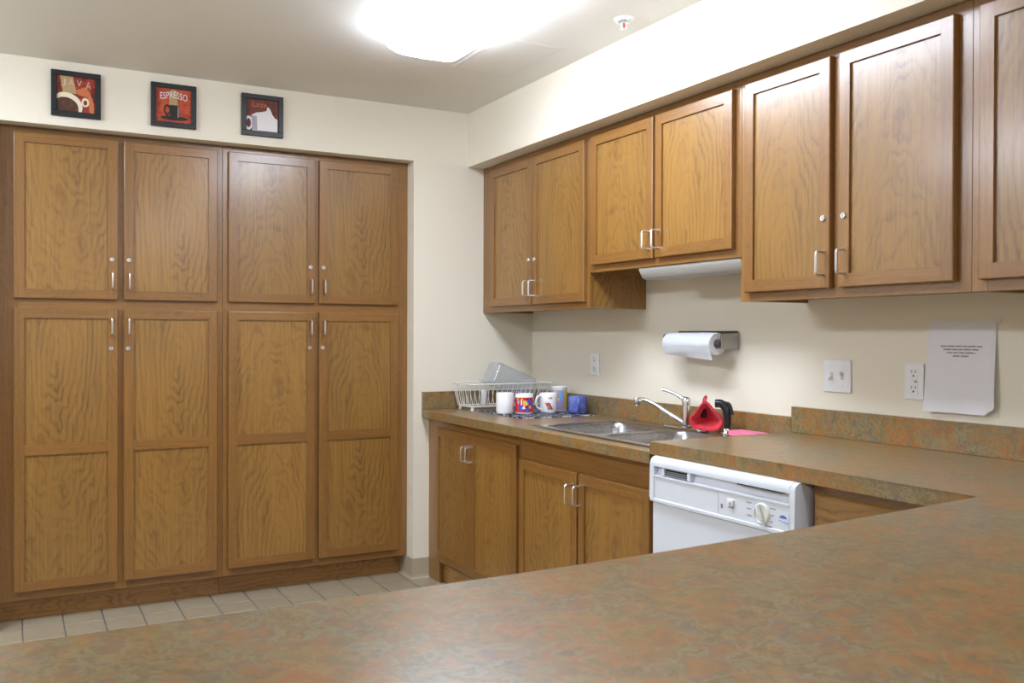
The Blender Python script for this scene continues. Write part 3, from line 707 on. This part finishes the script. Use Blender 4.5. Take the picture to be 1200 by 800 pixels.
for y, up in ((-2.046, -1), (-2.091, 1)):
    s_ = box('toggle_slot', (-.0068, y+.0055, 1.066), (-.0058, y-.0055, 1.090), flat('beige_slot', lin(206, 200, 190), .5) if up < 0 else MATS['beige_slot'], t)
    bm = bmesh.new(); add_box(bm, (-.016, -.0045, -.005), (0, .0045, .005), .0015); bmesh.ops.rotate(bm, verts=bm.verts[:], cent=(0, 0, 0), matrix=Matrix.Rotation(math.radians(32*up), 3, 'Y')); bmesh.ops.translate(bm, verts=bm.verts[:], vec=(-.0066, y, 1.078+.004*up)); finish('toggle', bm, WHITEPL, t)
    screw(y, 1.110, t); screw(y, 1.046, t)
t = plate('gfci_outlet', -2.334, -2.402, 1.018, 1.128, 'white wall outlet with two sockets beside the taped note', 'outlet')
receptacle(-2.368, 1.098, t, True); receptacle(-2.368, 1.050, t, True)
box('test_button', (-.0075, -2.356, 1.070), (-.0058, -2.366, 1.077), WHITEPL, t, .0004); box('reset_button', (-.0075, -2.370, 1.070), (-.0058, -2.380, 1.077), flat('button_grey', lin(150, 150, 150), .5), t, .0004)
screw(-2.368, 1.123, t); screw(-2.368, 1.023, t)

# note on the wall, bottom corners lifting
def note():
    t = thing('wall_note', (-.005, -2.52, .985), 'white paper note with four printed lines taped to the wall', 'note')
    Y0, Y1, Z0, Z1 = -2.418, -2.634, .988, 1.258
    def pos(u, v, off=0):
        y = Y0+(Y1-Y0)*u; z = Z1+(Z0-Z1)*v
        d = .002+.012*v*v*(1-.3*math.sin(u*3.1))+.014*max(0, v-.55)*(1-u)**2*2+.004*math.sin(u*5+v*4)*v
        y += .010*v*v*(1-u)+.006*math.sin(v*4.2)*(1-u)*v - .004*v*u
        if u > .93: d += .006*(u-.93)/.07*math.sin(v*3.14)
        cr = max(0, (u-.82)/.18)*max(0, (v-.90)/.1); y += .022*cr*cr; z += .012*cr*cr
        return Vector((-d-off, y, z))
    bm = bmesh.new(); nu, nv = 16, 22
    for off in (0, .0004):
        vv = [[bm.verts.new(pos(i/nu, j/nv, off)) for i in range(nu+1)] for j in range(nv+1)]
        for j in range(nv):
            for i in range(nu): bm.faces.new((vv[j][i], vv[j][i+1], vv[j+1][i+1], vv[j+1][i]))
        if off == 0: back = vv
    for j in range(nv):
        for i in (0, nu): bm.faces.new((back[j][i], back[j+1][i], vv[j+1][i], vv[j][i]))
    for i in range(nu):
        for j in (0, nv): bm.faces.new((back[j][i], back[j][i+1], vv[j][i+1], vv[j][i]))
    sh = finish('sheet', bm, PAPER, t, True)
    random.seed(3)
    for v0, a, b in ((.270, .19, .80), (.305, .23, .75), (.340, .28, .70), (.375, .37, .60)):
        bm = bmesh.new(); u = a; wl = 0
        while u < b:                                   # blurred, unreadable print
            if wl <= 0: wl = random.randint(4, 7); u += .012
            for du, dv, hh in ((0, random.choice((0, .003)), .018), (.0055, .007, .005), (.009, .002, .014)):
                q = [pos(u+du, v0+dv, .0006), pos(u+du+.0045, v0+dv, .0006), pos(u+du+.0045, v0+dv+hh, .0006), pos(u+du, v0+dv+hh, .0006)]
                bm.faces.new([bm.verts.new(p) for p in q])
            u += .0165; wl -= 1
        finish('text_line', bm, INK, sh)
    tp = flat('clear_tape', lin(222, 216, 208), .3)
    box('tape', (-.0042, -2.622, 1.248), (-.0034, -2.646, 1.262), tp, t); box('tape', (-.0012, -2.622, .985), (-.0004, -2.640, .999), tp, t)
note()
random.seed(21)
# paper towel holder and roll
ty, tz, tx = -1.415, 1.180, -.078
HOLD = flat('holder_metal', (.42, .41, .40, 1), .25, 1)
t = thing('towel_holder', (-.01, -1.42, 1.16), 'chrome wall holder for the paper towel roll', 'holder')
box('back_plate', (-.006, -1.245, 1.160), (-.0004, -1.592, 1.222), HOLD, t, .0015, 2)
for y, k in ((-1.240, 1), (-1.592, -1)):
    pr_ = [(-.0065, 1.162), (-.084, 1.162), (-.090, 1.166), (-.090, 1.212), (-.086, 1.217), (-.0065, 1.222)]
    prism('arm', pr_, 1, y, y+.006*-k, HOLD, t, .001)
    lathe('spindle_cap', (tx, y-.006*k, tz), [(.0172, 0), (.0172, -.030*k), (.010, -.034*k), (0, -.034*k)], DARKM, t, 1, 20)
tube('top_rod', [(-.010, -1.242, 1.226), (-.010, -1.590, 1.226)], .003, DARKM, t, 8)
t = thing('paper_towel_roll', (tx, ty, tz-.043), 'white paper towel roll with a loose end on the chrome holder', 'paper towel')
lathe('roll', (tx, ty, tz), [(.019, -.142), (.0405, -.142), (.0425, -.138), (.0425, .138), (.0405, .142), (.019, .142)], TOWEL, t, 1, 40)
lathe('core', (tx, ty, tz), [(.0188, -.1425), (.0188, .1425), (.0178, .1425), (.0178, -.1425), (.0188, -.1425)], CARD, t, 1, 28)
fl = [(tx-.0432*math.cos(a), tz+.0432*math.sin(a)) for a in [math.radians(88-14.5*k) for k in range(9)]]
fl += [(tx-.032, tz-.040), (tx-.026, tz-.052), (tx-.024, tz-.062)]
bm = bmesh.new(); R2 = []
for yy in (ty-.141, ty-.05, ty+.05, ty+.141):
    kk = .35+.65*(ty+.141-yy)/.282
    R2.append([bm.verts.new((a, yy, b+(1-kk)*(.030 if i == 11 else .016 if i == 10 else 0))) for i, (a, b) in enumerate(fl)])
for A, B in zip(R2, R2[1:]):
    for k in range(len(fl)-1): bm.faces.new((A[k], A[k+1], B[k+1], B[k]))
geo = bmesh.ops.solidify(bm, geom=bm.faces[:], thickness=.0004); finish('loose_sheet', bm, TOWEL, t, True)

# ------------------------------------------------------------------ dish rack, mat and mugs
t = thing('dish_rack', (-.26, -.15, ZL), 'white wire dish rack in the worktop corner', 'dish rack')
RX0, RX1, RY0, RY1, ZRK = -.487, -.032, -.275, -.036, .972
bx0, bx1, by0, by1, zb = -.462, -.055, -.215, -.055, ZL+.016
WIRE = flat('white_coated_wire', lin(232, 232, 226), .35)
tube('rim', rrect(RX0, RX1, RY0, RY1, .03, ZRK, 4), .0032, WIRE, t, 8, True)
tube('lower_rim', rrect((RX0+bx0)/2, (RX1+bx1)/2, (RY0+by0)/2, (RY1+by1)/2, .03, (ZRK+zb)/2+.03, 4), .0020, WIRE, t, 6, True)
tube('base_frame', rrect(bx0, bx1, by0, by1, .02, zb+.004, 3), .0026, WIRE, t, 8, True)
NW = 17
for k in range(NW):
    f = (k+.6)/(NW+.2); xt = RX0+(RX1-RX0)*f; xb = bx0+(bx1-bx0)*f
    tube('wire', rounded([(xt, RY0, ZRK), (xb, by0, zb), (xb, by1, zb), (xt, RY1, ZRK)], .018, 3), .0017, WIRE, t, 6)
for k in range(8):
    f = (k+.6)/8.2; yt = RY0+(RY1-RY0)*f; yb = by0+(by1-by0)*f
    for xa, xb in ((RX0, bx0), (RX1, bx1)): tube('wire', rounded([(xa, yt, ZRK), (xb, yb, zb+.002), (xb+.03*(1 if xa == RX0 else -1), yb, zb+.002)], .012, 3), .0017, WIRE, t, 6)
for x in (bx0+.012, bx1-.012):
    for y in (by0+.012, by1-.012): lathe('foot', (x, y, ZL+.0004), [(.008, 0), (.009, .003), (.007, .018), (.004, .020)], WIRE, t, seg=12)
# clear plastic tub upside down in the rack
bm = bmesh.new(); rings = []
for hx, hy, z, r in ((.138, .075, 0, .03), (.138, .075, .006, .03), (.130, .068, .008, .03), (.122, .060, .10, .028), (.112, .050, .112, .025)):
    rings.append([bm.verts.new(p) for p in rrect(-hx, hx, -hy, hy, r, z, 5)])
n = len(rings[0])
for A, B in zip(rings, rings[1:]):
    for k in range(n): bm.faces.new((A[k], A[(k+1) % n], B[(k+1) % n], B[k]))
bm.faces.new(rings[-1])
bmesh.ops.rotate(bm, verts=bm.verts[:], cent=(0, 0, 0), matrix=Matrix.Rotation(math.radians(22), 3, 'Y'))
bmesh.ops.translate(bm, verts=bm.verts[:], vec=(-.232, -.145, .930))
bmesh.ops.solidify(bm, geom=bm.faces[:], thickness=.0012)
o = finish('plastic_tub', bm, CLEAR, None, True); tag(o, 'clear plastic tub turned upside down in the dish rack', 'container')
o = lathe('small_cup', (-.368, -.165, zb+.006), [(.0, 0), (.010, 0), (.013, .004), (.016, .075), (.0165, .078), (.0150, .078), (.0115, .006), (0, .004)], WHITEPL, None, seg=20)
tag(o, 'small white plastic cup standing inside the dish rack', 'cup')
# mat
def mat_():
    X0, X1, Y0, Y1 = -.440, -.052, -.690, -.222
    bm = bmesh.new(); nx, ny = 30, 34
    def h(u, v):
        e = min(u, 1-u, v, 1-v); return .0035+.0012*math.sin(u*23+v*7)*(1 if e < .12 else .3)+(.002*math.sin(v*31) if u < .06 else 0)
    lay = []
    for top in (0, 1):
        lay.append([[bm.verts.new((X0+(X1-X0)*i/nx+.004*math.sin(j*.9)*(i in (0, nx)), Y0+(Y1-Y0)*j/ny+.004*math.sin(i*.8)*(j in (0, ny)), ZL+.0004+(h(i/nx, j/ny) if top else 0))) for i in range(nx+1)] for j in range(ny+1)])
    for L in lay:
        for j in range(ny):
            for i in range(nx): bm.faces.new((L[j][i], L[j][i+1], L[j+1][i+1], L[j+1][i]))
    a, b = lay
    for j in range(ny):
        for i in (0, nx): bm.faces.new((a[j][i], a[j+1][i], b[j+1][i], b[j][i]))
    for i in range(nx):
        for j in (0, ny): bm.faces.new((a[j][i], a[j][i+1], b[j][i+1], b[j][i]))
    t = finish('drying_mat', bm, PLAID, None, True)
    tag(t, 'navy and white checked cloth mat under the mugs', 'mat')
mat_()
ZM = ZL+.0052
def mug(x, y, r, h, mat, label, hang=None, hmat=None, foot=0, name='mug'):
    t = thing(name, (x, y, ZM), label, 'mug', 'mugs drying on the mat')
    lathe('body', (x, y, ZM), [(0, .002), (r*.80, .002), (r*.84, 0), (r*.93, .003), (r, .010), (r, h-.003), (r-.0015, h), (r-.0035, h-.001), (r-.0045, h-.006), (r-.005, .010), (r-.012, .006), (0, .006)], mat, t, seg=40)
    if hang is not None:
        a = math.radians(hang); c, s = math.cos(a), math.sin(a)
        pts = smooth_path([(x+c*q, y+s*q, ZM+z) for q, z in ((r-.003, h*.82), (r+.014, h*.86), (r+.027, h*.72), (r+.029, h*.48), (r+.020, h*.27), (r-.003, h*.20))], 5)
        tube('handle', pts, .0052, hmat or mat, t, 10)
    return t
def decal(x, y, r, a0, a1, z0, z1, mat, parent, shear=0, n=8, name='decal'):
    bm = bmesh.new(); lo = []; hi = []; base = ZM
    for k in range(n+1):
        a = math.radians(a0+(a1-a0)*k/n); b = math.radians(shear)
        lo.append([bm.verts.new((x+(r+d)*math.cos(a), y+(r+d)*math.sin(a), base+z0)) for d in (.0002, .0008)])
        hi.append([bm.verts.new((x+(r+d)*math.cos(a+b), y+(r+d)*math.sin(a+b), base+z1)) for d in (.0002, .0008)])
    for k in range(n):
        bm.faces.new((lo[k][1], lo[k+1][1], hi[k+1][1], hi[k][1])); bm.faces.new((lo[k][0], lo[k+1][0], hi[k+1][0], hi[k][0]))
        bm.faces.new((lo[k][0], lo[k+1][0], lo[k+1][1], lo[k][1])); bm.faces.new((hi[k][0], hi[k+1][0], hi[k+1][1], hi[k][1]))
    for k in (0, n): bm.faces.new((lo[k][0], lo[k][1], hi[k][1], hi[k][0]))
    finish(name, bm, mat, parent, True)
def blob(x, y, r, a, z, ra, rz, mat, parent, tilt=0):
    bm = bmesh.new(); n = 14; L = []
    for d in (.0002, .0008):
        L.append([])
        for k in range(n):
            q = 2*math.pi*k/n; wob = 1+.18*math.sin(3*q+a); da = ra*math.cos(q)*wob; dz = rz*math.sin(q)*wob+tilt*da
            b = math.radians(a+da); L[-1].append(bm.verts.new((x+(r+d)*math.cos(b), y+(r+d)*math.sin(b), ZM+z+dz)))
    bm.faces.new(L[0]); bm.faces.new(L[1])
    for k in range(n): bm.faces.new((L[0][k], L[0][(k+1) % n], L[1][(k+1) % n], L[1][k]))
    finish('print_patch', bm, mat, parent)
mug(-.408, -.462, .041, .098, CERAM, 'plain white mug on the mat nearest the dish rack', hang=75)
t = mug(-.330, -.507, .042, .094, CERAM, 'mug with red printed band, yellow and blue patches and black handle', hang=40, hmat=BLACK)
decal(-.330, -.507, .042, 0, 359.9, .010, .078, REDPRINT, t, n=40, name='printed_band')
for i_, (a, z, ra, rz, m) in enumerate(((-118, .052, 26, .015, CERAM), (-112, .052, 17, .012, PYEL), (-140, .030, 15, .013, PBLU), (-90, .060, 11, .012, PBLU), (-146, .070, 22, .005, PYEL), (-100, .022, 16, .009, PBLU), (-122, .030, 10, .006, CERAM), (-98, .038, 9, .005, PRED), (-158, .056, 8, .010, PLIL), (-82, .034, 8, .008, PYEL), (-70, .05, 9, .012, PBLU))):
    blob(-.330, -.507, .0428+.0005*(i_ % 4), a, z, ra, rz, m, t)
t = mug(-.200, -.507, .042, .094, CERAM, 'white mug with rainbow stripe print and handle pointing left', hang=186)
for k, m in enumerate((PRED, PORG, PBLACK, PRED)): decal(-.200, -.507, .0422, -118+k*8, -111+k*8, .018, .050, m, t, -24, name='rainbow_stripe')
for a0, z0, m in ((-118, .068, PRED), (-104, .068, PGRN), (-132, .036, PRED), (-124, .018, PBLU)): decal(-.200, -.507, .0422, a0, a0+9, z0, z0+.007, m, t, name='print_dot')
x, y = -.090, -.425
t = thing('tumbler', (x, y, ZM), 'tall pastel patterned cup with white rim behind the mugs', 'cup')
lathe('body', (x, y, ZM), [(0, .002), (.034, .002), (.036, 0), (.038, .004), (.0385, .108), (.040, .110), (.040, .117), (.037, .118), (.035, .112), (.033, .006), (0, .006)], CERAM, t, seg=40)
decal(x, y, .0384, 0, 359.9, .008, .101, PLIL, t, n=40, name='printed_band')
for a0, a1, z0, z1, m in ((-122, -96, .050, .092, PSKY), (-80, -40, .010, .1, PMUST), (-160, -136, .06, .1, PMUST), (-135, -122, .07, .095, PLIL), (-126, -84, .016, .046, PLIL), (-138, -118, .052, .064, PYEL)):
    decal(x, y, .0391, a0, a1, z0, z1, m, t, name='print_patch')
mug(-.092, -.595, .044, .082, BLUEGLZ, 'blue glazed mug at the right end of the mat', hang=-118)

# ------------------------------------------------------------------ pictures over the pantry
def picture(x0, z0, label):
    w_ = .188; t = thing('framed_picture', (x0+w_/2, -.008, z0), label, 'picture', 'coffee pictures over the pantry')
    f = .0215; y0, y1 = -.0165, -.0006
    for lo, hi in (((x0, z0), (x0+w_, z0+f)), ((x0, z0+w_-f), (x0+w_, z0+w_)), ((x0, z0+f), (x0+f, z0+w_-f)), ((x0+w_-f, z0+f), (x0+w_, z0+w_-f))):
        box('frame_bar', (lo[0], y0, lo[1]), (hi[0], y1, hi[1]), BLACKF, t, .0015)
    return t, x0+f, z0+f, w_-2*f
YA = -.0085
def art(t, mat, x0, z0, s): return box('print', (x0-.002, YA, z0-.002), (x0+s+.002, -.001, z0+s+.002), mat, t)
def shape(name, pts, x0, z0, s, lvl, mat, parent):
    y = YA-.0003*lvl
    return prism(name, [(x0+max(0, min(1, a))*s, z0+max(0, min(1, b))*s) for a, b in pts], 1, y, y+.0003, mat, parent)
def ell(cx, cy, rx, ry, a0=0, a1=360, n=28): return [(cx+rx*math.cos(math.radians(a0+(a1-a0)*k/n)), cy+ry*math.sin(math.radians(a0+(a1-a0)*k/n))) for k in range(n+(a1-a0 < 360))]
t, x, z, s = picture(-2.288, 2.112, 'black framed picture of a big coffee cup titled JAVA, nearest the left edge')
p = art(t, ART1, x, z, s)
shape('steam', [(.16, .52), (.12, .75), (.08, 1), (.42, 1), (.46, .8), (.52, .52)], x, z, s, 1, TAN, p)
shape('orange_glow', [(.86, 0), (.97, 0), (.96, .3), (.86, .6), (.74, .75), (.5, .62), (.55, .5), (.8, .45)], x, z, s, 1, PORANGE, p)
shape('cup_rim', [(0, .0)]+[(0, .46)]+ell(.22, .12, .45, .42, 110, 0, 18)+[(.64, 0), (.5, 0)], x, z, s, 2, CREAM, p)
shape('coffee', [(0, 0), (0, .34)]+ell(.20, .10, .36, .30, 105, 0, 16)+[(.56, 0)], x, z, s, 3, COFFEE, p)
shape('cup_handle', ell(.74, .30, .10, .13), x, z, s, 2, CREAM, p); shape('handle_hole', ell(.74, .29, .05, .075), x, z, s, 3, ART1, p)
shape('coffee_glint', [(.36, .24), (.44, .18), (.40, .21)], x, z, s, 4, PWHITE, p)
for ch, cx, cz, hh in (('J', .17, .82, .20), ('A', .37, .84, .17), ('V', .58, .83, .17), ('A', .82, .80, .22)): text('lettering', ch, (x+cx*s, YA-.0006, z+cz*s), hh*s, .13*s, flat('print_dull_cream', lin(196, 178, 156), .7), p)
t, x, z, s = picture(-1.902, 2.112, 'black framed picture of a dark cup on orange titled ESPRESSO, the middle one')
p = art(t, ART2, x, z, s)
shape('steam', [(.38, .50), (.36, .7), (.40, .85), (.44, .98), (.58, .98), (.60, .8), (.62, .5)], x, z, s, 1, TAN, p)
shape('saucer', ell(.52, .13, .40, .07), x, z, s, 1, PBLACK, p)
shape('cup_handle', ell(.31, .36, .10, .17), x, z, s, 1, PBLACK, p); shape('handle_hole', ell(.315, .36, .055, .10), x, z, s, 2, ART2, p)
shape('cup', [(.40, .14), (.38, .52), (.66, .52), (.66, .14)], x, z, s, 3, PBLACK, p); shape('cup_highlight', [(.615, .16), (.615, .5), (.64, .5), (.64, .16)], x, z, s, 4, PGREY, p)
text('lettering', 'ESPRESSO', (x+.50*s, YA-.0012, z+.80*s), .20*s, .78*s, PWHITE, p, warp=lambda q: .25*math.cos(q*7)*.6)
t, x, z, s = picture(-1.518, 2.113, 'black framed picture of a white cream-topped cup titled Latte, nearest the corner')
p = art(t, ART3, x, z, s)
shape('cup_handle', ell(.07, .24, .13, .22), x, z, s, 1, PWHITE, p); shape('handle_hole', ell(.07, .24, .07, .14), x, z, s, 2, ART3, p)
shape('cup', [(.18, .02), (.15, .50), (.45, .46), (.85, .48), (.97, .42), (.97, .02)], x, z, s, 3, PWHITE, p)
shape('cup_shade', [(.18, .04), (.16, .48), (.32, .47), (.34, .04)], x, z, s, 4, PGREY, p)
shape('whipped_cream', [(.15, .49), (.30, .58), (.50, .62), (.62, .66), (.66, .80), (.74, .72), (.82, .54), (.88, .47), (.5, .45)], x, z, s, 4, PWHITE, p)
text('lettering', 'Latte', (x+.40*s, YA-.0012, z+.84*s), .17*s, .46*s, PORANGE, p, shear=.25)
